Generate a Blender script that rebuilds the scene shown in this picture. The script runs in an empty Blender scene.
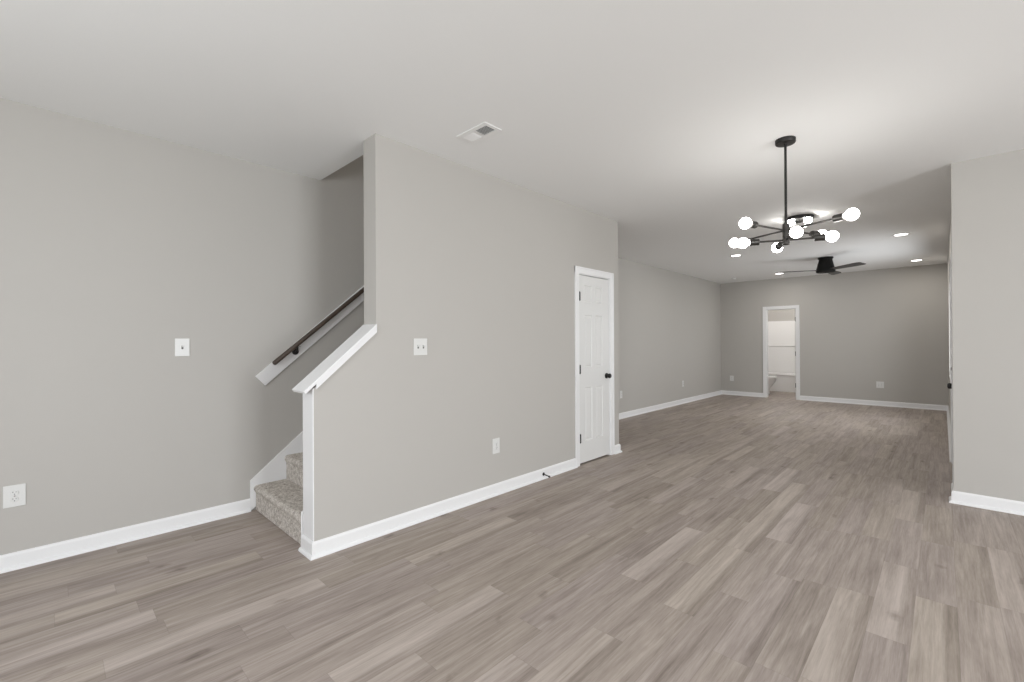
import bpy, bmesh, math, random
from mathutils import Vector, Matrix
random.seed(7)
R = math.radians
S = bpy.context.scene
COL = S.collection

# ---------------------------------------------------------------- camera
cd = bpy.data.cameras.new('camera'); cam = bpy.data.objects.new('camera', cd); COL.objects.link(cam)
S.camera = cam
cd.sensor_width = 36.0; cd.lens = 448.04/1024*36; cd.clip_start = .05; cd.clip_end = 200
yaw, pit, rol, CH = R(43.8644), R(0.172), R(-0.2774), 1.3103
Fv = Vector((-math.sin(yaw)*math.cos(pit), math.cos(yaw)*math.cos(pit), math.sin(pit)))
Rv = Vector((math.cos(yaw), math.sin(yaw), 0)); Uv = Rv.cross(Fv)
Rv, Uv = Rv*math.cos(rol)+Uv*math.sin(rol), Uv*math.cos(rol)-Rv*math.sin(rol)
m = Matrix((Rv, Uv, -Fv)).transposed().to_4x4(); m.translation = Vector((0, 0, CH))
cam.matrix_world = m

# ---------------------------------------------------------------- world, daylight, exposure
S.view_settings.view_transform = 'Standard'; S.view_settings.look = 'None'
S.view_settings.gamma = 1; S.view_settings.use_curve_mapping = False
S.view_settings.exposure = -0.03
W = bpy.data.worlds.new('sky'); S.world = W; W.use_nodes = True
bgn = W.node_tree.nodes['Background']; bgn.inputs['Color'].default_value = (.75, .87, 1, 1); bgn.inputs['Strength'].default_value = 1.0

PW = dict(door=208, back=50, bulb=24, flush=210, can=6, side=36, up=27, bath=32)
def area(name, loc, rot, sx, sy, power, color=(1, 1, 1)):
    l = bpy.data.lights.new(name, 'AREA'); l.shape = 'RECTANGLE'; l.size = sx; l.size_y = sy
    l.energy = power; l.color = color
    o = bpy.data.objects.new(name, l); o.location = loc; o.rotation_euler = rot; COL.objects.link(o); return o
# daylight by unseen patio door (right) and back windows, placed to light the room
DAY = (.94, .97, 1.0); XS_ = .0574
area('daylight_patio_door', (4.96, 1.4, 1.12), (0, R(90), 0), 1.9, 1.9, PW['door'], DAY)
area('daylight_back_window', (1.3, -1.86, 1.45), (R(90), 0, R(0)), 1.7, 1.3, PW['back'], DAY)
area('daylight_back_window', (-1.5, -1.86, 1.45), (R(90), 0, R(0)), 1.7, 1.3, PW['back'], DAY)

sw = area('daylight_side_window', (XS_+.10, 9.1, 1.45), (0, R(90), 0), 1.35, 2.2, PW['side'], DAY); sw.data.spread = R(155)  # daylight through a made-up side opening, added to brighten the far room

# ---------------------------------------------------------------- materials
def nm(name):
    M = bpy.data.materials.new(name); M.use_nodes = True
    nt = M.node_tree; return M, nt, nt.nodes, nt.links, nt.nodes['Principled BSDF']
def plain(name, col, rough=.5, metal=0.0, spec=.5, bump=0, bscale=200):
    M, nt, N, L, b = nm(name)
    b.inputs['Roughness'].default_value = rough; b.inputs['Metallic'].default_value = metal
    b.inputs['Specular IOR Level'].default_value = spec
    no = N.new('ShaderNodeTexNoise'); no.inputs['Scale'].default_value = bscale; no.inputs['Detail'].default_value = 3
    tc = N.new('ShaderNodeTexCoord'); L.new(tc.outputs['Object'], no.inputs['Vector'])
    mx = N.new('ShaderNodeMix'); mx.data_type = 'RGBA'
    mx.inputs['A'].default_value = (*[c*.97 for c in col], 1); mx.inputs['B'].default_value = (*[min(1, c*1.03) for c in col], 1)
    L.new(no.outputs['Fac'], mx.inputs['Factor']); L.new(mx.outputs['Result'], b.inputs['Base Color'])
    if bump:
        bp = N.new('ShaderNodeBump'); bp.inputs['Strength'].default_value = bump; bp.inputs['Distance'].default_value = .002
        L.new(no.outputs['Fac'], bp.inputs['Height']); L.new(bp.outputs['Normal'], b.inputs['Normal'])
    return M
def glow(name, col, strength):
    M, nt, N, L, b = nm(name)
    b.inputs['Base Color'].default_value = (1, 1, 1, 1)
    b.inputs['Emission Color'].default_value = (*col, 1); b.inputs['Emission Strength'].default_value = strength
    return M
M_wall = plain('greige_wall_paint', (.500, .482, .455), .75, spec=.25, bump=.12, bscale=260)
M_ceil = plain('ceiling_paint', (.87, .872, .865), .9, spec=.1, bump=.1, bscale=200)
M_trim = plain('white_trim_paint', (.84, .84, .845), .35, spec=.4)
M_door = plain('white_door_paint', (.75, .75, .74), .4, spec=.4)
M_plate = plain('white_plastic', (.73, .73, .715), .35)
M_slot = plain('dark_slot', (.10, .10, .10), .6)
M_black = plain('matte_black_metal', (.018, .017, .016), .42, metal=.3)
M_fan = plain('black_fan_metal', (.006, .006, .0055), .6, spec=.2)
M_blade = plain('dark_fan_blade', (.05, .047, .043), .5, bscale=40)
M_bronze = plain('gunmetal_lamp_metal', (.05, .047, .044), .36, metal=.6)
M_ductshade = plain('dark_duct', (.24, .24, .24), .8)
M_vent = plain('white_vent_metal', (.88, .88, .87), .45)
M_tub = plain('white_acrylic', (.88, .87, .86), .12, spec=.6)
M_chrome = plain('chrome', (.7, .7, .7), .15, metal=1)
M_rubber = plain('black_rubber', (.02, .02, .02), .8)
M_bulb = glow('glowing_bulb', (1, .98, .94), PW['bulb'])
M_can = glow('glowing_lens', (1, .97, .92), PW['can'])
M_flushbulb = glow('glowing_flush_bulb', (1, .98, .94), PW['flush'])
M_out = plain('lawn', (.12, .2, .06), .9, bscale=3)

def wood_rail():
    M, nt, N, L, b = nm('dark_stained_wood')
    tc = N.new('ShaderNodeTexCoord'); mp = N.new('ShaderNodeMapping'); mp.inputs['Scale'].default_value = (60, 4, 4)
    no = N.new('ShaderNodeTexNoise'); no.inputs['Scale'].default_value = 3
    L.new(tc.outputs['Object'], mp.inputs['Vector']); L.new(mp.outputs['Vector'], no.inputs['Vector'])
    r = N.new('ShaderNodeValToRGB'); r.color_ramp.elements[0].color = (.035, .026, .02, 1); r.color_ramp.elements[1].color = (.10, .07, .052, 1)
    L.new(no.outputs['Fac'], r.inputs['Fac']); L.new(r.outputs['Color'], b.inputs['Base Color'])
    b.inputs['Roughness'].default_value = .4; return M
M_rail = wood_rail()

def carpet():
    M, nt, N, L, b = nm('speckled_carpet')
    tc = N.new('ShaderNodeTexCoord')
    n1 = N.new('ShaderNodeTexNoise'); n1.inputs['Scale'].default_value = 120; n1.inputs['Detail'].default_value = 4; n1.inputs['Roughness'].default_value = .7
    n2 = N.new('ShaderNodeTexNoise'); n2.inputs['Scale'].default_value = 38; n2.inputs['Detail'].default_value = 2
    v = N.new('ShaderNodeTexVoronoi'); v.inputs['Scale'].default_value = 150
    for n in (n1, n2, v): L.new(tc.outputs['Object'], n.inputs['Vector'])
    r = N.new('ShaderNodeValToRGB'); e = r.color_ramp.elements
    e[0].position = .36; e[0].color = (.25, .215, .185, 1); e[1].position = .62; e[1].color = (.80, .76, .71, 1)
    k = e.new(.49); k.color = (.52, .475, .43, 1)
    a = N.new('ShaderNodeMath'); a.operation = 'MULTIPLY_ADD'; a.inputs[1].default_value = .35; 
    s = N.new('ShaderNodeMath'); s.operation = 'MULTIPLY'; s.inputs[1].default_value = .68
    L.new(n1.outputs['Fac'], s.inputs[0]); L.new(n2.outputs['Fac'], a.inputs[0]); L.new(s.outputs[0], a.inputs[2])
    L.new(a.outputs[0], r.inputs['Fac']); L.new(r.outputs['Color'], b.inputs['Base Color'])
    bp = N.new('ShaderNodeBump'); bp.inputs['Strength'].default_value = .8; bp.inputs['Distance'].default_value = .006
    L.new(n1.outputs['Fac'], bp.inputs['Height']); L.new(bp.outputs['Normal'], b.inputs['Normal'])
    b.inputs['Roughness'].default_value = 1; b.inputs['Specular IOR Level'].default_value = .1
    return M
M_carpet = carpet()

def planks_material():
    M, nt, N, L, b = nm('grey_oak_vinyl_plank')
    at = N.new('ShaderNodeAttribute'); at.attribute_name = 'plank'      # rgb = tone, hue, random
    sp = N.new('ShaderNodeSeparateColor'); L.new(at.outputs['Color'], sp.inputs['Color'])
    uv = N.new('ShaderNodeUVMap'); uv.uv_map = 'UVMap'
    su = N.new('ShaderNodeSeparateXYZ'); L.new(uv.outputs['UV'], su.inputs[0])
    tc = N.new('ShaderNodeTexCoord'); so = N.new('ShaderNodeSeparateXYZ'); L.new(tc.outputs['Object'], so.inputs[0])
    def math_(op, a, bb=None, c=None):
        n = N.new('ShaderNodeMath'); n.operation = op
        for i, x in enumerate((a, bb, c)):
            if x is None: continue
            if isinstance(x, (int, float)): n.inputs[i].default_value = x
            else: L.new(x, n.inputs[i])
        return n.outputs[0]
    def grain(sx, sy, detail, dist, seed):
        c = N.new('ShaderNodeCombineXYZ')
        L.new(math_('MULTIPLY', so.outputs['X'], sx), c.inputs['X']); L.new(math_('MULTIPLY', so.outputs['Y'], sy), c.inputs['Y'])
        L.new(math_('MULTIPLY_ADD', sp.outputs['Blue'], 37.0, seed), c.inputs['Z'])
        n = N.new('ShaderNodeTexNoise'); n.inputs['Scale'].default_value = 1; n.inputs['Detail'].default_value = detail
        n.inputs['Roughness'].default_value = .55; n.inputs['Distortion'].default_value = dist
        L.new(c.outputs[0], n.inputs['Vector']); return n.outputs['Fac']
    g1 = grain(20, 1.15, 3, .9, 0)       # broad cathedral streaks
    g2 = grain(85, 3.0, 4, .5, 11)      # fine streaks
    g3 = grain(260, 16, 3, 0, 23)       # pores
    g4 = grain(9, 1.6, 2, 1.2, 31)
    f = math_('MULTIPLY_ADD', g1, .70, math_('MULTIPLY_ADD', g2, .58, math_('MULTIPLY_ADD', g3, .30, math_('MULTIPLY', g4, .34))))
    f = math_('ADD', f, -.96 + .53)
    # knots: sparse small dark eyes
    kc = N.new('ShaderNodeCombineXYZ'); L.new(math_('MULTIPLY', so.outputs['X'], 6.6), kc.inputs['X']); L.new(math_('MULTIPLY', so.outputs['Y'], 3.2), kc.inputs['Y'])
    L.new(math_('MULTIPLY', sp.outputs['Blue'], 51.0), kc.inputs['Z'])
    kv = N.new('ShaderNodeTexVoronoi'); kv.inputs['Scale'].default_value = 1
    kd = N.new('ShaderNodeVectorMath'); kd.operation = 'ADD'; kn = N.new('ShaderNodeTexNoise'); kn.inputs['Scale'].default_value = 14; kn.inputs['Detail'].default_value = 3
    L.new(tc.outputs['Object'], kn.inputs['Vector']); ks = N.new('ShaderNodeVectorMath'); ks.operation = 'SCALE'; ks.inputs['Scale'].default_value = .35
    L.new(kn.outputs['Color'], ks.inputs[0]); L.new(kc.outputs[0], kd.inputs[0]); L.new(ks.outputs[0], kd.inputs[1]); L.new(kd.outputs[0], kv.inputs['Vector'])
    km = N.new('ShaderNodeMapRange'); km.inputs['From Min'].default_value = .03; km.inputs['From Max'].default_value = .20; km.inputs['To Min'].default_value = .34; km.inputs['To Max'].default_value = 0
    L.new(kv.outputs['Distance'], km.inputs['Value'])
    ksel = N.new('ShaderNodeSeparateColor'); L.new(kv.outputs['Color'], ksel.inputs['Color'])
    f = math_('SUBTRACT', f, math_('MULTIPLY', km.outputs['Result'], math_('LESS_THAN', ksel.outputs['Red'], .30)))
    # pale sapwood planks carry a darker streak along one side
    edge = N.new('ShaderNodeMapRange'); edge.inputs['From Min'].default_value = .098; edge.inputs['From Max'].default_value = .118; edge.inputs['To Max'].default_value = .26
    L.new(math_('MULTIPLY_ADD', g1, .03, math_('ADD', su.outputs['X'], -.015)), edge.inputs['Value'])
    f = math_('SUBTRACT', f, math_('MULTIPLY', edge.outputs['Result'], math_('GREATER_THAN', sp.outputs['Red'], .64)))
    f = math_('ADD', f, math_('MULTIPLY_ADD', sp.outputs['Red'], .62, -.31))
    rp = N.new('ShaderNodeValToRGB'); e = rp.color_ramp.elements
    e[0].position = .06; e[0].color = (.175, .146, .124, 1); e[1].position = .95; e[1].color = (.56, .50, .455, 1)
    k = e.new(.36); k.color = (.30, .258, .226, 1); k = e.new(.62); k.color = (.415, .363, .325, 1)
    L.new(f, rp.inputs['Fac'])
    hs = N.new('ShaderNodeMix'); hs.data_type = 'RGBA'; hs.blend_type = 'MULTIPLY'; hs.inputs['Factor'].default_value = 1
    hr = N.new('ShaderNodeValToRGB'); hr.color_ramp.elements[0].color = (1, .985, .955, 1); hr.color_ramp.elements[1].color = (.985, .965, .985, 1)
    L.new(sp.outputs['Green'], hr.inputs['Fac']); L.new(rp.outputs['Color'], hs.inputs['A']); L.new(hr.outputs['Color'], hs.inputs['B'])
    # seams: UV holds metres from plank edge
    ex = math_('MINIMUM', su.outputs['X'], math_('SUBTRACT', .151, su.outputs['X']))
    ey = math_('MINIMUM', su.outputs['Y'], math_('SUBTRACT', .888, su.outputs['Y']))
    e_ = math_('MINIMUM', ex, ey)
    mr = N.new('ShaderNodeMapRange'); mr.inputs['From Min'].default_value = 0; mr.inputs['From Max'].default_value = .0018
    mr.inputs['To Min'].default_value = .80; mr.inputs['To Max'].default_value = 1; L.new(e_, mr.inputs['Value'])
    sm = N.new('ShaderNodeMix'); sm.data_type = 'RGBA'; sm.blend_type = 'MULTIPLY'; sm.inputs['Factor'].default_value = 1
    L.new(hs.outputs['Result'], sm.inputs['A']); L.new(mr.outputs['Result'], sm.inputs['B'])
    L.new(sm.outputs['Result'], b.inputs['Base Color'])
    b.inputs['Roughness'].default_value = .5; b.inputs['Specular IOR Level'].default_value = .22
    bp = N.new('ShaderNodeBump'); bp.inputs['Strength'].default_value = .12; bp.inputs['Distance'].default_value = .001
    L.new(g3, bp.inputs['Height']); L.new(bp.outputs['Normal'], b.inputs['Normal'])
    return M
M_floor = planks_material()

def pane_material():
    M, nt, N, L, b = nm('window_glass')
    N.remove(b); t = N.new('ShaderNodeBsdfTransparent'); g = N.new('ShaderNodeBsdfGlossy'); g.inputs['Roughness'].default_value = .02
    mx = N.new('ShaderNodeMixShader'); mx.inputs[0].default_value = .06
    L.new(t.outputs[0], mx.inputs[1]); L.new(g.outputs[0], mx.inputs[2]); L.new(mx.outputs[0], N['Material Output'].inputs['Surface'])
    return M
M_glass = pane_material()

# ---------------------------------------------------------------- mesh helpers
def box(bm, x0, x1, y0, y1, z0, z1, bev=0, mat=None):
    r = bmesh.ops.create_cube(bm, size=1)
    vs = r['verts']
    for v in vs:
        v.co = Vector(((x0+x1)/2+v.co.x*(x1-x0), (y0+y1)/2+v.co.y*(y1-y0), (z0+z1)/2+v.co.z*(z1-z0)))
    if bev:
        es = list({e for v in vs for e in v.link_edges})
        rr = bmesh.ops.bevel(bm, geom=es, offset=bev, segments=2, profile=.6, affect='EDGES')
        vs = list({v for f in rr['faces'] for v in f.verts} | {v for v in vs if v.is_valid})
    if mat is not None: bmesh.ops.transform(bm, matrix=mat, verts=[v for v in vs if v.is_valid])
    return vs
def lathe(bm, prof, seg=32, mat=None):
    """prof: list of (r, z); ends closed"""
    rings = []
    for r_, z in prof:
        rings.append([bm.verts.new((r_*math.cos(2*math.pi*i/seg), r_*math.sin(2*math.pi*i/seg), z)) for i in range(seg)])
    for a, c in zip(rings, rings[1:]):
        for i in range(seg): bm.faces.new((a[i], a[(i+1) % seg], c[(i+1) % seg], c[i]))
    bm.faces.new(list(reversed(rings[0]))); bm.faces.new(rings[-1])
    vs = [v for r_ in rings for v in r_]
    if mat is not None: bmesh.ops.transform(bm, matrix=mat, verts=vs)
    return vs
def along(p, q):
    """matrix taking +Z of length |q-p| onto segment p->q"""
    p, q = Vector(p), Vector(q); d = q-p
    return Matrix.Translation(p) @ d.to_track_quat('Z', 'Y').to_matrix().to_4x4(), d.length
def rod(bm, p, q, r, seg=16):
    mt, l = along(p, q); return lathe(bm, [(r, 0), (r, l)], seg, mt)
def prism(bm, pts, axis, a, b):
    """pts 2D polygon in the plane normal to axis"""
    def P(u, v, w):
        return {'x': (w, u, v), 'y': (u, w, v), 'z': (u, v, w)}[axis]
    A = [bm.verts.new(P(u, v, a)) for u, v in pts]; B = [bm.verts.new(P(u, v, b)) for u, v in pts]
    n = len(pts); bm.faces.new(A); bm.faces.new(list(reversed(B)))
    for i in range(n): bm.faces.new((A[i], B[i], B[(i+1) % n], A[(i+1) % n]))
    return A+B
def link(name, bm, mat, parent=None, smooth=False, loc=None, bevel=0):
    bmesh.ops.recalc_face_normals(bm, faces=bm.faces[:])
    if smooth:
        for f in bm.faces: f.smooth = True
        for e in bm.edges:
            if len(e.link_faces) == 2 and e.calc_face_angle(0) > R(38): e.smooth = False
    me = bpy.data.meshes.new(name); bm.to_mesh(me); bm.free(); me.materials.append(mat)
    o = bpy.data.objects.new(name, me); COL.objects.link(o)
    if parent: o.parent = parent
    if loc: o.location = loc
    if bevel:
        md = o.modifiers.new('bevel', 'BEVEL'); md.width = bevel; md.segments = 2; md.limit_method = 'ANGLE'
    return o
def struct(name, bm, mat, **k):
    o = link(name, bm, mat, **k); o['kind'] = 'structure'; return o
def thing(name, label, cat, loc=(0, 0, 0), rz=0, group=None):
    o = bpy.data.objects.new(name, None); COL.objects.link(o); o.empty_display_size = .05
    o.location = loc; o.rotation_euler = (0, 0, rz); o['label'] = label; o['category'] = cat
    if group: o['group'] = group
    return o
def copy_tree(o, parent=None):
    kids = [c for c in COL.objects if c.parent == o]
    c = o.copy(); COL.objects.link(c)
    if parent: c.parent = parent
    for k in kids: copy_tree(k, c)
    return c
B = bmesh.new

# ---------------------------------------------------------------- dimensions
H = 2.74
XL, XLF = -3.923, -3.966                # left wall near the stairs / in the far room
XM, XMB = -2.7805, -2.9455              # partition beside the stairs: room face, stair face
YK, YU, YW = 1.137, 1.558, 4.721        # knee wall end, full-height end, far end
YS = 1.672                              # edge of the ceiling at the stairwell
YF = 11.607                             # far wall
XS, YST = .0574, 5.074                  # right stub wall corner
XR, YB = 5.0, -1.9                      # right wall, back wall
SL = .866                               # slope of stairs and rails
BX0, BX1, BY1 = -3.70, -2.24, 14.0      # bathroom

# ---------------------------------------------------------------- floor
def make_floor():
    bm = B(); uvl = bm.loops.layers.uv.new('UVMap'); cl = bm.loops.layers.float_color.new('plank')
    P, LN, X0 = .151, .888, -.258
    phase = {0: 3.45, -1: 2.93, 1: 3.98, 3: 4.13, -3: 2.845, -4: 4.22, -5: 4.80, -6: 5.295, -7: 3.135, -8: 5.11, -9: 1.97, -10: 1.66,
             -11: 5.76, -14: 2.398, -15: 1.05, -17: .365, -20: .257, -22: .43}
    light = {(0, 3.45), (-1, 2.93), (0, 5.225), (-4, 4.22), (-5, 4.80), (-5, 3.03), (-6, 5.295), (-7, 3.135), (-8, 5.11), (-10, 1.66),
             (-11, 5.76), (-14, 2.398), (-15, 1.05), (-17, .365), (-20, .257), (3, 4.13), (-22, .43), (-3, 2.845)}
    bright = {(0, 3.45): .84, (-4, 4.22): .90, (-6, 5.295): .86, (-7, 3.135): .86, (-10, 1.66): .86, (-5, 4.80): .84, (-5, 3.03): .80, (-1, 2.93): .74,
              (3, 4.13): .80, (-3, 2.845): .66, (-15, 1.05): .80, (0, 5.225): .78}
    rnd = random.Random(3)
    xmin, xmax, ymin, ymax = -4.07, 5.13, -2.05, 14.1
    k0 = math.floor((xmin-X0)/P); k1 = math.ceil((xmax-X0)/P)
    for k in range(k0, k1):
        ph = phase.get(k, rnd.uniform(0, LN))
        n0 = math.floor((ymin-ph)/LN)-1; n1 = math.ceil((ymax-ph)/LN)+1
        for n in range(n0, n1):
            ya, yb = ph+n*LN, ph+(n+1)*LN
            t = rnd.choices([rnd.uniform(.36, .50), rnd.uniform(.44, .60), rnd.uniform(.64, .76)], [.5, .42, .08])[0]
            for kk, yt in light:
                if kk == k and abs(yb-yt) < .06: t = bright.get((kk, yt), .76)
            h, rr = rnd.random(), rnd.random()
            xa, xb = X0+k*P, X0+(k+1)*P
            cx0, cx1, cy0, cy1 = max(xa, xmin), min(xb, xmax), max(ya, ymin), min(yb, ymax)
            if cx0 >= cx1 or cy0 >= cy1: continue
            vs = [bm.verts.new((x, y, 0)) for x, y in ((cx0, cy0), (cx1, cy0), (cx1, cy1), (cx0, cy1))]
            f = bm.faces.new(vs)
            for l in f.loops:
                l[uvl].uv = (l.vert.co.x-xa, l.vert.co.y-ya); l[cl] = (t, h, rr, 1)
    box(bm, xmin, xmax, ymin, ymax, -.12, -.0015)
    me = bpy.data.meshes.new('floor'); bm.to_mesh(me); bm.free(); me.materials.append(M_floor)
    o = bpy.data.objects.new('floor', me); COL.objects.link(o); o['kind'] = 'structure'
make_floor()

# ---------------------------------------------------------------- ceiling
bm = B()
box(bm, -4.07, XR+.15, -2.05, YS, H, H+.25)
box(bm, XM-.08, XR+.15, YS, YW, H, H+.25)
box(bm, -4.07, XM-.08, YW-.12, YW, H, H+.25)
box(bm, -4.12, XR+.15, YW, 14.1, H, H+.25)
struct('ceiling', bm, M_ceil)
bm = B(); box(bm, -4.07, XM+.1, YS-.1, YW+.1, 5.2, 5.3); struct('ceiling_stairwell', bm, M_ceil)

# ---------------------------------------------------------------- walls
bm = B(); box(bm, -4.07, XL, YB-.12, YW-.06, 0, H); box(bm, -4.07, XL, YS, YW, H, 5.2); struct('wall_left', bm, M_wall)
bm = B(); box(bm, -4.12, XLF, YW-.06, YF+.12, 0, H); struct('wall_left_far', bm, M_wall)
DZ = 2.045
CD0, CD1 = 3.905, 4.53                   # closet door opening
def wall_partition():
    bm = B()
    top = 1.437-.03
    prism(bm, [(YK, 0), (CD0, 0), (CD0, H), (YU, H), (YU, top-.01), (YK, top-.01-(YU-YK)*SL)], 'x', XMB, XM)
    prism(bm, [(CD0, DZ), (CD1, DZ), (CD1, H), (CD0, H)], 'x', XMB, XM)
    prism(bm, [(CD1, 0), (YW, 0), (YW, H), (CD1, H)], 'x', XMB, XM)
    box(bm, XLF, XMB, YW-.12, YW, 0, H)
    struct('wall_partition', bm, M_wall)
    bm = B(); box(bm, XMB, XM, YS, YW, H+.25, 5.2); box(bm, XL, XMB, YW-.12, YW, H+.25, 5.2); box(bm, XL, XM, YS-.12, YS, H+.25, 5.2)
    struct('wall_stairwell', bm, M_wall)
    bm = B(); box(bm, XMB-.001, XMB, CD0-.2, CD1+.15, 0, .01)
    bm.free()
wall_partition()
FD0, FD1 = -2.96, -2.355                 # far door opening
bm = B()
box(bm, XLF, FD0, YF, YF+.12, 0, H); box(bm, FD1, XS+.138, YF, YF+.12, 0, H); box(bm, FD0, FD1, YF, YF+.12, DZ, H)
struct('wall_far', bm, M_wall)
# right: stub wall and the long side wall with the entry door
SD0, SD1 = 5.76, 6.66
bm = B(); box(bm, XS, XR, YST, YST+.12, 0, H); struct('wall_stub', bm, M_wall)
bm = B(); box(bm, XS+.018, XS+.138, YST+.12, SD0, 0, H); box(bm, XS+.018, XS+.138, SD1, 8.0, 0, H); box(bm, XS+.018, XS+.138, 10.2, YF, 0, H); box(bm, XS+.018, XS+.138, 8.0, 10.2, 0, .75); box(bm, XS+.018, XS+.138, 8.0, 10.2, 2.15, H); box(bm, XS+.018, XS+.138, SD0, SD1, DZ, H)  # includes the gap for the added side opening
struct('wall_side', bm, M_wall)
# right outer wall with unseen patio door, back wall with two unseen windows
def holed(name, axis, w0, w1, a0, a1, holes):
    bm = B()
    def bx(a, b, z0, z1):
        if axis == 'x': box(bm, w0, w1, a, b, z0, z1)
        else: box(bm, a, b, w0, w1, z0, z1)
    cur = a0
    for (h0, h1, z0, z1) in holes:
        bx(cur, h0, 0, H)
        if z0 > 0: bx(h0, h1, 0, z0)
        bx(h0, h1, z1, H); cur = h1
    bx(cur, a1, 0, H); struct(name, bm, M_wall)
holed('wall_right', 'x', XR, XR+.13, YB, YST+.12, [(.4, 2.4, 0, 2.1)])
holed('wall_back', 'y', YB-.12, YB, XL, XR+.13, [(-2.4, -.6, .75, 2.15), (.4, 2.2, .75, 2.15)])
def unseen_window(n, axis, w, a0, a1, z0, z1, mull=1):
    bm = B(); t = .05
    def bx(bm, a, b, c, d, h=.025):
        if axis == 'x': box(bm, w-h, w+h, a, b, c, d)
        else: box(bm, a, b, w-h, w+h, c, d)
    bx(bm, a0, a0+t, z0, z1); bx(bm, a1-t, a1, z0, z1); bx(bm, a0+t, a1-t, z1-t, z1); bx(bm, a0+t, a1-t, z0, z0+t)
    mid = (a0+a1)/2; bx(bm, mid-t/2, mid+t/2, z0+t, z1-t)
    o = struct('window_%d' % n, bm, M_trim)
    bm = B(); bx(bm, a0+t, mid-t/2, z0+t, z1-t, .003); bx(bm, mid+t/2, a1-t, z0+t, z1-t, .003); link('pane', bm, M_glass, o)
unseen_window(1, 'x', XR+.08, .4, 2.4, 0.0, 2.1)
unseen_window(2, 'y', YB-.07, -2.4, -.6, .75, 2.15)
unseen_window(3, 'y', YB-.07, .4, 2.2, .75, 2.15)
unseen_window(4, 'x', XS+.13, 8.0, 10.2, .75, 2.15)  # made up for the added daylight in the far room
# bathroom shell
bm = B(); box(bm, BX0-.1, BX0, YF+.12, BY1, 0, H); struct('wall_bath_left', bm, M_wall)
bm = B(); box(bm, BX1, BX1+.1, YF+.12, BY1, 0, H); struct('wall_bath_right', bm, M_wall)
bm = B(); box(bm, BX0-.1, BX1+.1, BY1, BY1+.1, 0, H); struct('wall_bath_back', bm, M_wall)
# garage/outside behind the side wall, closet beyond closed doors: the doors close them off
bm = B(); box(bm, -30, 40, -40, 30, -.5, -.4); struct('ground', bm, M_out)

# ---------------------------------------------------------------- baseboards with shoe moulding
PROF = [(0, 0), (.0, .097), (.005, .097), (.010, .090), (.013, .083), (.0135, .020), (.019, .0185), (.024, .0145), (.0275, .008), (.0285, 0)]
def baseboard(name, segs):
    """segs: (p, q, normal, m0, m1): m=+1 outer mitre, -1 inner mitre, 0 square"""
    bm = B()
    for p, q, nrm, m0, m1 in segs:
        p = Vector((*p, 0)); q = Vector((*q, 0)); d = (q-p).normalized(); nv = Vector((*nrm, 0))
        A = [bm.verts.new(p+nv*a-d*a*m0+Vector((0, 0, z))) for a, z in PROF]
        C = [bm.verts.new(q+nv*a+d*a*m1+Vector((0, 0, z))) for a, z in PROF]
        n = len(PROF); bm.faces.new(A); bm.faces.new(list(reversed(C)))
        for i in range(n): bm.faces.new((A[i], C[i], C[(i+1) % n], A[(i+1) % n]))
    return struct(name, bm, M_trim)
baseboard('baseboard_left', [((XL, YB), (XL, 1.108), (1, 0), -1, 0)])
baseboard('baseboard_main', [((XM, YK-.005), (XM, 3.842), (1, 0), 1, 0), ((XMB+.002, YK-.005), (XM, YK-.005), (0, -1), 0, 1)])
baseboard('baseboard_corner', [((XM, 4.595), (XM, YW), (1, 0), 0, 1), ((XM, YW), (XLF, YW), (0, 1), 1, -1)])
baseboard('baseboard_left_far', [((XLF, YW), (XLF, YF), (1, 0), -1, -1)])
baseboard('baseboard_far', [((XLF, YF), (-3.025, YF), (0, -1), -1, 0), ((-2.29, YF), (XS+.018, YF), (0, -1), 0, -1)])
baseboard('baseboard_stub', [((XS, YST), (XR, YST), (0, -1), 1, -1)])
baseboard('baseboard_side', [((XS, YST), (XS, YST+.12), (-1, 0), 1, 0), ((XS+.018, YST+.12), (XS+.018, 5.695), (-1, 0), 0, 0), ((XS+.018, 6.725), (XS+.018, YF), (-1, 0), 0, -1)])
baseboard('baseboard_right', [((XR, YB), (XR, .4), (-1, 0), -1, 0), ((XR, 2.4), (XR, YST), (-1, 0), 0, -1)])
baseboard('baseboard_back', [((XL, YB), (XR, YB), (0, 1), -1, -1)])
baseboard('baseboard_bath', [((BX0, YF+.12), (BX0, 13.19), (1, 0), -1, 0)])

# ---------------------------------------------------------------- door casings (trim) and jambs
def casing(name, axis, face, sgn, a0, a1, z1, w=.065, depth=.125, inside=True):
    """axis 'x': wall face normal along x; sgn is the direction to the room"""
    bm = B()
    def bx(a, b, d0, d1, z0, zz, bev=.003):
        lo, hi = sorted((face+sgn*d0, face+sgn*d1))
        if axis == 'x': box(bm, lo, hi, a, b, z0, zz, bev)
        else: box(bm, a, b, lo, hi, z0, zz, bev)
    for e0, e1 in ((a0-w, a0+.004), (a1-.004, a1+w)):
        bx(e0, e1, 0, .013, 0, z1+w)
    bx(a0-w, a1+w, 0, .0128, z1-.004, z1+w)
    # raised outer band
    bx(a0-w, a0-w+.018, .012, .018, 0, z1+w); bx(a1+w-.018, a1+w, .012, .018, 0, z1+w); bx(a0-w+.018, a1+w-.018, .012, .018, z1+w-.018, z1+w)
    # jambs and head
    bx(a0, a0+.012, -depth, .001, 0, z1, .001); bx(a1-.012, a1, -depth, .001, 0, z1, .001); bx(a0+.012, a1-.012, -depth, .001, z1-.012, z1, .001)
    return struct(name, bm, M_trim)
casing('trim_1', 'x', XM, 1, CD0, CD1, DZ, depth=.165)
casing('trim_2', 'y', YF, -1, FD0, FD1, DZ)
casing('trim_3', 'x', XS+.018, -1, SD0, SD1, DZ)

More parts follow.
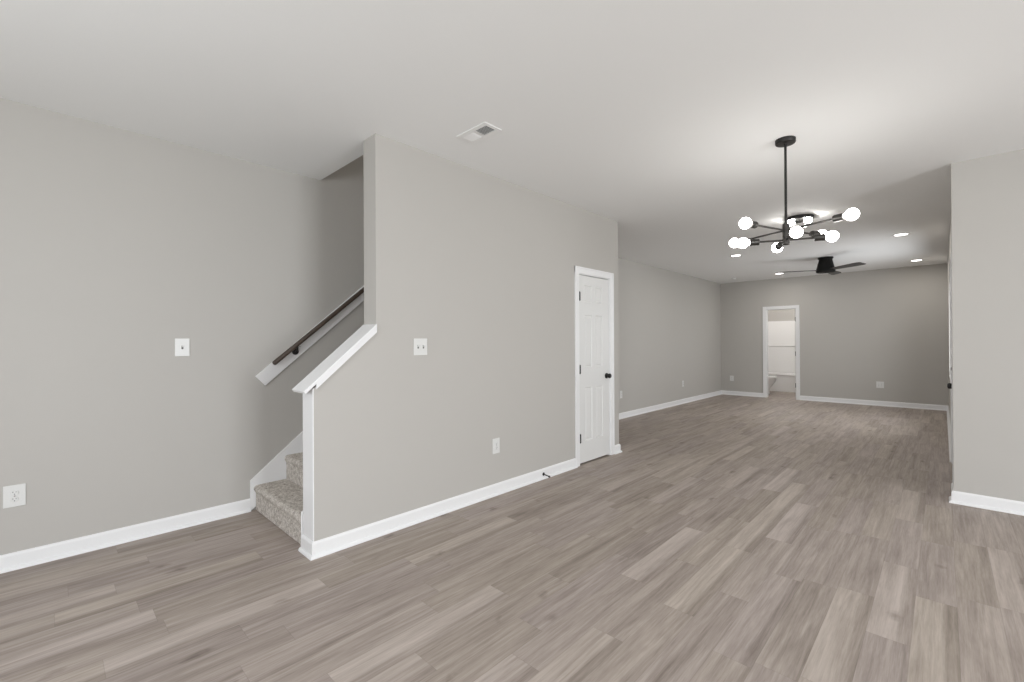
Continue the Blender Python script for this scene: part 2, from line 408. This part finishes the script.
# panelled door slab, built in local coords: u along width, v depth (front at 0), w up
def slab_mesh(w, h, rows, cols, thick=.035):
    """rows: [(z0,z1)], cols: [(u0,u1)]"""
    bm = B()
    us = sorted({0, w, *[a for c in cols for a in c]}); zs = sorted({0, h, *[a for r in rows for a in r]})
    def q(pts): bm.faces.new([bm.verts.new(p) for p in pts])
    for side in (0, 1):
        def P(u, d, z): return (u, d if side == 0 else thick-d, z)
        for i in range(len(us)-1):
            for j in range(len(zs)-1):
                u0, u1, z0, z1 = us[i], us[i+1], zs[j], zs[j+1]
                if (u0, u1) in cols and (z0, z1) in rows:
                    rings = []
                    for ins, dep in ((0, 0), (.006, .007), (.014, .009), (.026, .0045), (.034, .003)):
                        rings.append([P(u0+ins, dep, z0+ins), P(u1-ins, dep, z0+ins), P(u1-ins, dep, z1-ins), P(u0+ins, dep, z1-ins)])
                    for a, c in zip(rings, rings[1:]):
                        for k in range(4): q([a[k], a[(k+1) % 4], c[(k+1) % 4], c[k]])
                    q(rings[-1])
                else: q([P(u0, 0, z0), P(u1, 0, z0), P(u1, 0, z1), P(u0, 0, z1)])
    q([(0, 0, 0), (0, thick, 0), (0, thick, h), (0, 0, h)]); q([(w, 0, 0), (w, 0, h), (w, thick, h), (w, thick, 0)])
    q([(0, 0, 0), (w, 0, 0), (w, thick, 0), (0, thick, 0)]); q([(0, 0, h), (0, thick, h), (w, thick, h), (w, 0, h)])
    bmesh.ops.remove_doubles(bm, verts=bm.verts[:], dist=1e-5)
    return bm
def place_local(o, origin, ux, vx):
    """local u->ux, local depth->vx, w->z"""
    ux, vx = Vector(ux), Vector(vx)
    mt = Matrix((ux, vx, Vector((0, 0, 1)))).transposed().to_4x4(); mt.translation = Vector(origin)
    o.matrix_world = mt
rows = [(.225, .80), (1.015, 1.587), (1.722, 1.905)]
def hinge_bm():
    bm = B(); rod(bm, (0, -.004, 0), (0, -.004, .09), .0075, 12); rod(bm, (0, -.004, -.004), (0, -.004, 0), .0045, 12); rod(bm, (0, -.004, .09), (0, -.004, .096), .0045, 12)
    box(bm, 0, .02, -.001, .001, 0, .09); return bm
def lever_bm(right=-1):
    """square rosette and flat lever; projects to -v"""
    bm = B(); box(bm, -.032, .032, -.009, 0, -.032, .032, .003)
    rod(bm, (0, -.008, 0), (0, -.05, 0), .010, 16)
    x0, x1 = sorted((.012*-right, right*.105)); box(bm, x0, x1, -.058, -.044, -.011, .011, .003); return bm
def knob_bm():
    bm = B(); mt = Matrix.Rotation(R(90), 4, 'X')
    lathe(bm, [(.030, 0), (.032, .004), (.031, .010), (.019, .013), (.018, .026), (.024, .032), (.027, .040), (.027, .050), (.021, .058), (.008, .061)], 24, mt); return bm
# closet door
w = CD1-CD0-.030
d = struct('door_1', slab_mesh(w, 2.008, rows, [(.108, .248), (.335-.018, .457)]), M_door)
place_local(d, (XM-.003, CD0+.015, .018), (0, 1, 0), (-1, 0, 0))
for z in (.22, .955, 1.735):
    h_ = link('hinge', hinge_bm(), M_black, d, smooth=True); h_.location = (.008, -.004, z); h_['label'] = 'black hinge'
k_ = link('door_handle', knob_bm(), M_black, d, smooth=True); k_.location = (w-.062, 0, .905); k_['label'] = 'black door knob'
# a closet back so nothing shows through the gap under the door
# entry door on the side wall
w = SD1-SD0-.030
d = struct('door_2', slab_mesh(w, 2.008, rows, [(.12, .37), (.50, .75)], .044), M_door)
place_local(d, (XS+.032, SD0+.015, .018), (0, 1, 0), (1, 0, 0))
k_ = link('door_handle', knob_bm(), M_black, d, smooth=True); k_.location = (.075, 0, .865)
bm = B(); lathe(bm, [(.030, 0), (.030, .012), (.026, .018), (.012, .020)], 24, Matrix.Rotation(R(90), 4, 'X')); box(bm, -.004, .004, -.036, -.015, -.015, .015, .002)
k_ = link('deadbolt', bm, M_black, d, smooth=True); k_.location = (.075, 0, 1.025)
for z in (.22, .955, 1.735):
    h_ = link('hinge', hinge_bm(), M_black, d, smooth=True); h_.location = (w+.001, -.004, z)
# bathroom door, opened into the bathroom against its right wall
w = .575
d = struct('door_3', slab_mesh(w, 2.008, rows, [(.10, .235), (.305, .44)]), M_door)
a = R(93); place_local(d, (FD1-.012, YF+.125, .018), (math.cos(a), math.sin(a), 0), (-math.sin(a), math.cos(a), 0))
for z in (.24, .955, 1.735):
    bm = B(); box(bm, -.004, 0, -.004, .036, 0, .10, .0008); rod(bm, (-.006, -.004, 0), (-.006, -.004, .10), .008, 10)
    h_ = link('hinge', bm, M_black, d); h_.location = (0, 0, z); h_['label'] = 'black hinge on the door edge'
k_ = link('door_handle', knob_bm(), M_black, d, smooth=True); k_.location = (w-.062, 0, .905)

# ---------------------------------------------------------------- knee wall trim: end post board, sloped cap, apron moulding
bm = B(); box(bm, XMB+.009, XM-.0005, YK-.006, YK+.001, 0, 1.035, .0015); struct('trim_4', bm, M_trim)
def zc(y): return 1.441+(y-YU)*SL                       # cap top surface
bm = B()
y0 = 1.072
prism(bm, [(y0, zc(y0)), (YU, zc(YU)), (YU, zc(YU)-.026), (y0+.012, zc(y0+.012)-.026)], 'x', XMB-.012, XM+.014)
struct('trim_5', bm, M_trim, bevel=.002)
bm = B()
for x0, x1 in ((XM, XM+.012), (XMB-.012, XMB)):
    prism(bm, [(YK+.012, zc(YK+.012)-.024), (YU, zc(YU)-.024), (YU, zc(YU)-.058), (YK+.012, zc(YK+.012)-.058)], 'x', x0, x1)
struct('trim_6', bm, M_trim)
# skirt boards on both sides of the stairs
def skirt(name, x0, x1, y0=1.108, z0=.238):
    bm = B(); s = .82; y1 = 4.55
    prism(bm, [(y0, 0), (y1, (y1-y0)*s-.35), (y1, z0+(y1-y0)*s), (y0, z0)], 'x', x0, x1); struct(name, bm, M_trim, bevel=.002)
skirt('trim_7', XL, XL+.013)
skirt('trim_8', XMB-.008, XMB, 1.124, .235)

# ---------------------------------------------------------------- staircase
st = thing('staircase', 'carpeted staircase rising between the left wall and the knee wall', 'stairs', ((XL+XMB)/2, 1.14, 0))
RI, TR = .195, .2275
def step_bm(i, wd, solid):
    bm = B(); y = i*TR; z1 = (i+1)*RI; z0 = i*RI-(.03 if i else 0)
    pts = [(y+.006, z0), (y+.005, z1-.060)]
    nos = [(y-.002, z1-.046), (y-.008, z1-.034), (y-.009, z1-.021), (y-.004, z1-.010), (y+.005, z1-.003), (y+.018, z1)]
    pts += nos + [(y+TR+.03, z1), (y+TR+.03, z0)]
    A = prism(bm, pts, 'x', -wd/2, wd/2)
    return bm
wd = (XMB-.008)-(XL+.013)-.002
for i in range(14):
    o = link('carpeted_step', step_bm(i, wd, True), M_carpet, st)
    if i < 4:
        md = o.modifiers.new('b', 'BEVEL'); md.width = .004; md.segments = 2; md.limit_method = 'ANGLE'

# ---------------------------------------------------------------- handrail on the left wall
hr = thing('handrail', 'dark wooden handrail on a white sloped board on the left wall', 'handrail', (XL, 1.15, 1.0))
def lk(name, bm, mat, par, **k):
    o = link(name, bm, mat, par, **k); o.matrix_parent_inverse = Matrix.Translation(par.location).inverted(); return o
yb = 3.75; s = .866
bm = B(); prism(bm, [(1.146, 1.052), (yb, 1.052+(yb-1.146)*s), (yb+.07, 1.052+(yb-1.146)*s-.078), (1.216, .974)], 'x', XL, XL+.019)
lk('backing_board', bm, M_trim, hr, bevel=.002)['label'] = 'white backing board'
xr = -3.852
def zr(y): return 1.150+(y-1.262)*.845
bm = B()
dv = Vector((0, 1, .845)).normalized(); p = Vector((xr, 1.258, zr(1.258)))
mt, l = along(p, Vector((xr, yb-.1, zr(yb-.1))))
lathe(bm, [(.010, 0), (.0165, .005), (.0185, .014), (.0185, l-.014), (.0165, l-.005), (.010, l)], 20, mt)
lk('rail', bm, M_rail, hr, smooth=True)['label'] = 'dark stained round rail'
for yy in (1.445, 2.45, 3.45):
    bm = B(); zz = zr(yy)-.062; xb = XL+.019
    lathe(bm, [(.026, 0), (.028, .004), (.024, .010), (.010, .013)], 20, Matrix.Translation((xb, yy, zz)) @ Matrix.Rotation(R(90), 4, 'Y'))
    pts = [Vector((xb+.008, yy, zz)), Vector((xb+.034, yy, zz+.002)), Vector((xr-.004, yy, zz+.014)), Vector((xr, yy, zz+.038))]
    for a_, b_ in zip(pts, pts[1:]): rod(bm, a_, b_, .0075, 12)
    lathe(bm, [(.004, 0), (.011, .004), (.011, .012), (.004, .016)], 14, Matrix.Translation((xb+.026, yy, zz-.002)))
    box(bm, xr-.010, xr+.010, yy-.024, yy+.024, zr(yy)-.0235, zr(yy)-.0205)
    lk('bracket', bm, M_black, hr, smooth=True)['label'] = 'black rail bracket'

# ---------------------------------------------------------------- outlets and switches (local: u right, v out of wall -> y, z up)
def plate_on(o, axis, face, a, z):
    """place: axis '+x' etc is the outward direction"""
    rz = {'-y': 0, '+x': R(90), '+y': R(180), '-x': R(-90)}[axis]
    o.rotation_euler = (0, 0, rz)
    o.location = {'-y': (a, face, z), '+x': (face, a, z), '-x': (face, a, z), '+y': (a, face, z)}[axis]
def plate_bm(w, h):
    bm = B(); box(bm, -w/2, w/2, -.006, 0, -h/2, h/2, .0025); return bm
def outlet(label, axis, face, a, z, w=.082, h=.127, gangs=1, slots=True):
    t = thing('wall_outlet', label, 'outlet'); plate_on(t, axis, face, a, z)
    link('cover_plate', plate_bm(w, h), M_plate, t)
    for g in range(gangs):
        gx = (g-(gangs-1)/2)*.046
        for sz in (-.0195, .0195):
            bm = B(); lathe(bm, [(.0165, 0), (.0165, .003), (.0155, .0045)], 20, Matrix.Translation((gx, -.005, sz)) @ Matrix.Rotation(R(90), 4, 'X'))
            r_ = link('receptacle', bm, M_plate, t, smooth=True)
            bm = B(); 
            for sx, hh in ((-.0063, .008), (.0063, .0065)): box(bm, gx+sx-.0012, gx+sx+.0012, -.0102, -.0094, sz+.001-hh/2+.003, sz+.001+hh/2+.003)
            lathe(bm, [(.0026, 0), (.0026, .001)], 10, Matrix.Translation((gx, -.0093, sz-.0075)) @ Matrix.Rotation(R(90), 4, 'X'))
            link('slot', bm, M_slot, r_)
        bm = B(); lathe(bm, [(.0035, 0), (.003, .0012)], 12, Matrix.Translation((gx, -.006, 0)) @ Matrix.Rotation(R(90), 4, 'X')); link('screw', bm, M_chrome, t)
    return t
def switch(label, axis, face, a, z, w, h, gangs):
    t = thing('light_switch', label, 'light switch'); plate_on(t, axis, face, a, z)
    link('cover_plate', plate_bm(w, h), M_plate, t)
    for g in range(gangs):
        gx = (g-(gangs-1)/2)*.046
        bm = B(); box(bm, gx-.0055, gx+.0055, -.0068, -.0055, -.0125, .0125); f_ = link('switch_slot', bm, M_slot, t)
        f_['label'] = 'dark slot round the toggle'
        bm = B(); box(bm, gx-.0042, gx+.0042, -.018, -.004, -.004, .004, .001, Matrix.Rotation(R(-28), 4, 'X')); link('toggle', bm, M_plate, t)
        for sz in (-.0302, .0302):
            bm = B(); lathe(bm, [(.0035, 0), (.003, .0012)], 12, Matrix.Translation((gx, -.006, sz)) @ Matrix.Rotation(R(90), 4, 'X')); link('screw', bm, M_plate, t)
    return t
switch('white single toggle switch plate on the left wall before the stairs', '+x', XL, .676, 1.286, .086, .127, 1)
switch('white double toggle switch plate on the partition wall', '+x', XM, 1.916, 1.281, .116, .123, 2)
outlet('white wall outlet low on the left wall at the left edge of the photo', '+x', XL, -.128, .426, .090, .127)
outlet('white wall outlet on the partition wall between stairs and closet door', '+x', XM, 2.686, .420, .082, .130)
outlet('white wall outlet low on the far left wall, half hidden by the partition corner', '+x', XLF, 6.80, .41, .085, .127)
outlet('white wall outlet midway along the left wall of the far room', '+x', XLF, 9.33, .42, .085, .127)
outlet('white wall outlet on the far wall between the room corner and bathroom door', '-y', YF, -3.715, .408, .088, .127)
outlet('wide double outlet plate on the far wall right of the bathroom door', '-y', YF, -.91, .423, .120, .127, 2)

# ---------------------------------------------------------------- door stop on the baseboard
ds = thing('door_stop', 'small black door stop screwed to the baseboard left of the closet door', 'door stop', (XM+.0135, 3.305, .046))
mt = Matrix.Rotation(R(90), 4, 'Y') @ Matrix.Rotation(R(0), 4, 'X')
tilt = Matrix.Rotation(R(8), 4, 'Y')
bm = B(); lathe(bm, [(.015, 0), (.016, .003), (.012, .007), (.006, .009)], 20, mt); link('mounting_base', bm, M_black, ds, smooth=True)
bm = B(); lathe(bm, [(.0045, .006)]+[(.0045+(.0012 if i % 2 else 0), .008+i*.0028) for i in range(20)]+[(.0045, .066)], 12, tilt @ mt); link('rod', bm, M_black, ds, smooth=True)
bm = B(); lathe(bm, [(.006, .064), (.0085, .067), (.0085, .078), (.006, .081)], 16, tilt @ mt); link('rubber_tip', bm, M_rubber, ds, smooth=True)

# ---------------------------------------------------------------- ceiling register
vt = thing('ceiling_vent', 'white rectangular ceiling vent with two louvre banks near the partition wall', 'vent', (-2.275, 2.048, H))
bm = B(); X0, X1, Y0, Y1 = -.147, .147, -.078, .078; ix0, ix1, iy = -.118, .118, .043
for b_ in ((X0, X1, Y0, -iy), (X0, X1, iy, Y1), (X0, ix0, -iy, iy), (ix1, X1, -iy, iy), (-.010, .010, -iy, iy)): box(bm, *b_, -.006, 0, .0015)
link('frame', bm, M_vent, vt)
bm = B(); box(bm, ix0, ix1, -iy, iy, -.0006, -.0002); link('duct_opening', bm, M_ductshade, vt)  # flat sheet; the shade inside the duct is put into its grey
for s0, s1, an in ((ix0+.004, -.014, -38), (.014, ix1-.004, 40)):
    bm = B(); n = 8
    for i in range(n):
        cx = s0+(i+.5)*(s1-s0)/n
        box(bm, -.0065, .0065, -iy, iy, -.0006, .0006, 0, Matrix.Translation((cx, 0, -.0065)) @ Matrix.Rotation(R(an), 4, 'Y'))
    link('louvre_bank', bm, M_vent, vt)

# ---------------------------------------------------------------- recessed lights
cans = [((-2.476, 7.975), 'recessed ceiling light behind the left chandelier bulbs'),
        ((-2.481, 10.762), 'recessed ceiling light at the tip of the left fan blade, near the far wall'),
        ((-.397, 7.997), 'nearer of the two recessed ceiling lights right of the chandelier'),
        ((-.328, 10.772), 'recessed ceiling light near the far wall right of the ceiling fan')]
def can(xy, label):
    t = thing('recessed_light', label, 'ceiling light', (*xy, H), group='recessed lights in the far room ceiling')
    bm = B(); sg = 40; rs = [(.098, 0), (.098, -.003), (.090, -.0055), (.074, -.0045), (.070, -.001), (.070, 0)]
    rings = [[bm.verts.new((r_*math.cos(2*math.pi*i/sg), r_*math.sin(2*math.pi*i/sg), z)) for i in range(sg)] for r_, z in rs]
    for a_, c_ in zip(rings, rings[1:]+rings[:1]):
        for i in range(sg): bm.faces.new((a_[i], a_[(i+1) % sg], c_[(i+1) % sg], c_[i]))
    link('trim_ring', bm, M_plate, t, smooth=True)
    bm = B(); lathe(bm, [(.069, -.0035), (.069, -.0005)], 32); link('lens', bm, M_can, t)['label'] = 'glowing round lens'
    l = bpy.data.lights.new('lamp', 'AREA'); l.shape = 'DISK'; l.size = .13; l.energy = PW['can']; l.color = (1, .96, .9)
    lo = bpy.data.objects.new('lamp', l); COL.objects.link(lo); lo.parent = t; lo.location = (0, 0, -.008)
for xy, lb in cans: can(xy, lb)
t = thing('smoke_detector', 'small round disc on the ceiling in the far left corner', 'smoke detector', (-3.40, 10.80, H))
bm = B(); lathe(bm, [(.050, 0), (.050, -.012), (.045, -.020), (.030, -.026), (.010, -.027)], 28); link('casing', bm, M_vent, t, smooth=True)
bm = B(); lathe(bm, [(.0505, -.013), (.0505, -.016)], 28); link('sensor_slot', bm, M_slot, t)

# ---------------------------------------------------------------- chandelier
CX, CY = -.797, 3.640
ch = thing('chandelier', 'black rod chandelier with eight glowing globe bulbs hanging from the ceiling', 'chandelier', (CX, CY, H))
bm = B(); lathe(bm, [(.064, 0), (.064, -.024), (.060, -.030), (.012, -.031), (.010, -.040)], 40); link('canopy', bm, M_black, ch, smooth=True)
bm = B(); rod(bm, (0, 0, -.036), (0, 0, 2.15-H), .0085, 16); link('stem', bm, M_black, ch, smooth=True)
bm = B(); zt, zb = 2.142-H, 1.992-H
lathe(bm, [(.008, zt+.012), (.013, zt+.008), (.014, zt), (.0225, zt-.003), (.0225, zb+.055), (.017, zb+.053), (.017, zb+.049), (.0225, zb+.047), (.0225, zb+.003), (.015, zb)], 24)
link('hub', bm, M_bronze, ch, smooth=True)
arms = [(-22.5, 2.096, .425), (156.5, 2.096, .432), (-109, 2.094, .440), (66, 2.094, .375), (20, 2.026, .270), (-155, 2.026, .272), (115, 2.026, .265), (-63.5, 2.027, .235)]
for ang, z, r_ in arms:
    dv = Vector((math.cos(R(ang)), math.sin(R(ang)), 0)); zz = z-H
    P = lambda t_: dv*t_+Vector((0, 0, zz))
    e = r_-.040
    bm = B(); rod(bm, P(.010), P(e-.052), .0066, 12); a_ = link('arm', bm, M_bronze, ch, smooth=True)
    bm = B(); mt, l = along(P(e-.066), P(e)); lathe(bm, [(.008, 0), (.022, .004), (.0235, .008), (.0235, l-.014), (.025, l-.012), (.025, l), (.012, l)], 20, mt)
    link('socket', bm, M_bronze, a_, smooth=True)
    bm = B(); mt, l = along(P(e-.004), P(e+.080))
    RB = .038; pf = [(.013, 0), (.014, .008)]
    for k in range(11):
        an = R(-62+k*15.1); pf.append((max(.001, RB*math.cos(an)), .046+RB*math.sin(an)))
    lathe(bm, pf, 24, mt); link('bulb', bm, M_bulb, a_, smooth=True)['label'] = 'glowing globe bulb'

# ---------------------------------------------------------------- flush mount light behind it
fm = thing('flush_mount_light', 'black rimmed flush ceiling light with two bulbs just behind the chandelier', 'ceiling light', (-1.185, 6.04, H))
bm = B(); lathe(bm, [(.140, 0), (.140, -.032), (.136, -.037), (.128, -.032), (.02, -.029)], 48); link('canopy', bm, M_black, fm, smooth=True)
bm = B(); rod(bm, (-.045, 0, -.052), (.045, 0, -.052), .016, 16); rod(bm, (0, 0, -.028), (0, 0, -.06), .013, 14); sk = link('socket_bar', bm, M_bronze, fm, smooth=True)
for sx in (-1, 1):
    bm = B(); lathe(bm, [(.012, 0), (.014, .012), (.024, .028), (.029, .046), (.026, .062), (.016, .073), (.004, .077)], 20, Matrix.Translation((sx*.044, 0, -.054)) @ Matrix.Rotation(R(sx*90), 4, 'Y'))
    link('bulb', bm, M_flushbulb, fm, smooth=True)['label'] = 'glowing bulb'
bm = B(); sg = 48
for r_ in (.136, .1335):
    pass
ra = [[bm.verts.new((r_*math.cos(2*math.pi*i/sg), r_*math.sin(2*math.pi*i/sg), z)) for i in range(sg)] for r_, z in ((.120, -.031), (.120, -.105), (.114, -.112), (.02, -.114))]
for a_, c_ in zip(ra, ra[1:]):
    for i in range(sg): bm.faces.new((a_[i], a_[(i+1) % sg], c_[(i+1) % sg], c_[i]))
bm.faces.new(ra[-1]); gs = link('glass_shade', bm, M_glass, fm, smooth=True); gs['label'] = 'clear glass drum shade'

# ---------------------------------------------------------------- ceiling fan
fn = thing('ceiling_fan', 'black three bladed ceiling fan close to the ceiling of the far room', 'ceiling fan', (-1.441, 9.27, H))
bm = B(); lathe(bm, [(.112, 0), (.112, -.012), (.108, -.026), (.095, -.030), (.098, -.05), (.135, -.205), (.141, -.222), (.138, -.250), (.120, -.258), (.02, -.260)], 40); link('motor_housing', bm, M_fan, fn, smooth=True)
for ang in (-36, 84, 204):
    bm = B(); n = 9; top = []; bot = []
    for k in range(n+1):
        t_ = k/n; x = .11+t_*.57; hw = .045+.030*math.sin(t_*1.5)
        if k == n: hw *= .80
        top.append((x, hw)); bot.append((x+(.03 if k == n else 0)*0, -hw))
    poly = top+list(reversed(bot))
    vs = prism(bm, poly, 'z', -.004, .004)
    bmesh.ops.transform(bm, matrix=Matrix.Translation((0, 0, -.215)) @ Matrix.Rotation(R(ang), 4, 'Z') @ Matrix.Rotation(R(-11), 4, 'X'), verts=vs)
    link('fan_blade', bm, M_blade, fn, bevel=.002)

# ---------------------------------------------------------------- bathroom: tub, surround, toilet
TY = 13.20
tub = thing('bathtub', 'white bathtub seen through the far bathroom doorway', 'bathtub', ((BX0+BX1)/2, TY, 0))
hw = (BX1-BX0)/2-.002; dp = BY1-TY-.03
def basin():
    bm = B(); zt = .455
    out = [(-hw, 0), (hw, 0), (hw, dp), (-hw, dp)]
    def ring(ins, z, n=8, r_=.0):
        pts = []
        x0, x1, y0_, y1_ = -hw+ins, hw-ins, ins, dp-ins; rr = max(r_, .0005)
        for cx, cy, a0 in ((x0+rr, y0_+rr, 180), (x1-rr, y0_+rr, 270), (x1-rr, y1_-rr, 0), (x0+rr, y1_-rr, 90)):
            for k in range(n): a_ = R(a0+90*k/(n-1)); pts.append((cx+rr*math.cos(a_), cy+rr*math.sin(a_), z))
        return [bm.verts.new(p) for p in pts]
    rg = [ring(.012, 0), ring(.012, zt-.045), ring(.0, zt-.035), ring(0, zt-.006), ring(.006, zt, r_=.004), ring(.065, zt, r_=.10), ring(.08, zt-.02, r_=.11), ring(.13, .12, r_=.16), ring(.18, .08, r_=.12)]
    for a_, c_ in zip(rg, rg[1:]):
        n = len(a_)
        for i in range(n): bm.faces.new((a_[i], a_[(i+1) % n], c_[(i+1) % n], c_[i]))
    bm.faces.new(rg[-1]); bm.faces.new(list(reversed(rg[0]))); return bm
link('basin', basin(), M_tub, tub, smooth=True)
bm = B(); rod(bm, (-hw+.10, dp/2, .36), (-hw+.086, dp/2, .36), .03, 20); link('overflow_plate', bm, M_chrome, tub, smooth=True)
sr = thing('shower_surround', 'white glossy shower surround panels with shelf ledge above the bathtub', 'shower surround', ((BX0+BX1)/2, BY1, .456))
bm = B(); zt = 1.80-.456+.06
box(bm, -hw, hw, -.028, -.001, 0, zt, .004); link('back_panel', bm, M_tub, sr)
for sx in (-1, 1):
    bm = B(); x = sorted((sx*hw, sx*(hw-.025))); box(bm, x[0], x[1], -.775, -.029, 0, zt, .004); link('side_panel', bm, M_tub, sr)
bm = B(); prism(bm, [(-.060, .735), (-.027, .740), (-.027, .690), (-.045, .712), (-.060, .725)], 'x', -hw+.026, hw-.026); link('shelf_ledge', bm, M_tub, sr)
# toilet against the bathroom's left wall, its bowl just showing past the door jamb
tl = thing('toilet', 'white toilet bowl front peeking in past the left jamb of the bathroom door', 'toilet', (BX0, 12.55, 0))
def oval(bm, rings, n=32):
    rs = []
    for cx, rx, ry, z in rings:
        rs.append([bm.verts.new((cx+rx*math.cos(2*math.pi*i/n), ry*math.sin(2*math.pi*i/n), z)) for i in range(n)])
    for a_, c_ in zip(rs, rs[1:]):
        for i in range(n): bm.faces.new((a_[i], a_[(i+1) % n], c_[(i+1) % n], c_[i]))
    bm.faces.new(list(reversed(rs[0]))); bm.faces.new(rs[-1])
bm = B(); oval(bm, [(.36, .22, .11, 0), (.36, .21, .10, .03), (.38, .19, .09, .12), (.42, .22, .12, .22), (.45, .26, .17, .32), (.455, .27, .185, .385), (.455, .262, .18, .395)])
link('bowl', bm, M_tub, tl, smooth=True)
bm = B(); oval(bm, [(.46, .268, .186, .396), (.46, .275, .19, .402), (.46, .275, .19, .412), (.46, .268, .184, .418)]); link('seat', bm, M_tub, tl, smooth=True)
bm = B(); oval(bm, [(.455, .262, .180, .420), (.455, .270, .186, .425), (.455, .268, .184, .435), (.455, .250, .170, .442)]); link('lid', bm, M_tub, tl, smooth=True)
bm = B(); box(bm, .012, .19, -.22, .22, .38, .74, .02); tk = link('tank', bm, M_tub, tl, smooth=True)
bm = B(); box(bm, .006, .198, -.228, .228, .74, .775, .01); link('tank_lid', bm, M_tub, tk)
bm = B(); box(bm, .19, .205, .12, .19, .66, .675, .004); link('flush_handle', bm, M_chrome, tk)
# bathroom ceiling fixture
bl = thing('bathroom_ceiling_light', 'round ceiling light inside the far bathroom', 'ceiling light', (-3.0, 12.5, H))
bm = B(); lathe(bm, [(.14, 0), (.14, -.02), (.12, -.03), (.02, -.031)], 32); link('base', bm, M_plate, bl, smooth=True)
bm = B(); lathe(bm, [(.12, -.031), (.125, -.05), (.10, -.08), (.04, -.095), (.005, -.097)], 32); link('lamp_shade', bm, glow('glowing_bath_shade', (1, .98, .95), PW['bath']/5.5), bl, smooth=True)
l = bpy.data.lights.new('lamp', 'POINT'); l.energy = PW['bath']; l.color = (1, .975, .95); l.shadow_soft_size = .1
lo = bpy.data.objects.new('lamp', l); COL.objects.link(lo); lo.parent = bl; lo.location = (0, 0, -.22)

# unseen upstairs lamp, added to brighten the stairwell
ul = thing('upstairs_ceiling_light', 'ceiling light high above the stairwell, upstairs', 'ceiling light', (-3.45, 3.2, 5.2))
bm = B(); lathe(bm, [(.14, 0), (.14, -.02), (.12, -.03), (.02, -.031)], 32); link('base', bm, M_plate, ul, smooth=True)
bm = B(); lathe(bm, [(.12, -.031), (.125, -.05), (.10, -.08), (.04, -.095), (.005, -.097)], 32); link('lamp_shade', bm, glow('glowing_hall_shade', (1, .96, .9), PW['up']/5.5), ul, smooth=True)
l = bpy.data.lights.new('lamp', 'POINT'); l.energy = PW['up']; l.color = (1, .97, .93); l.shadow_soft_size = .1
lo = bpy.data.objects.new('lamp', l); COL.objects.link(lo); lo.parent = ul; lo.location = (0, 0, -.22)
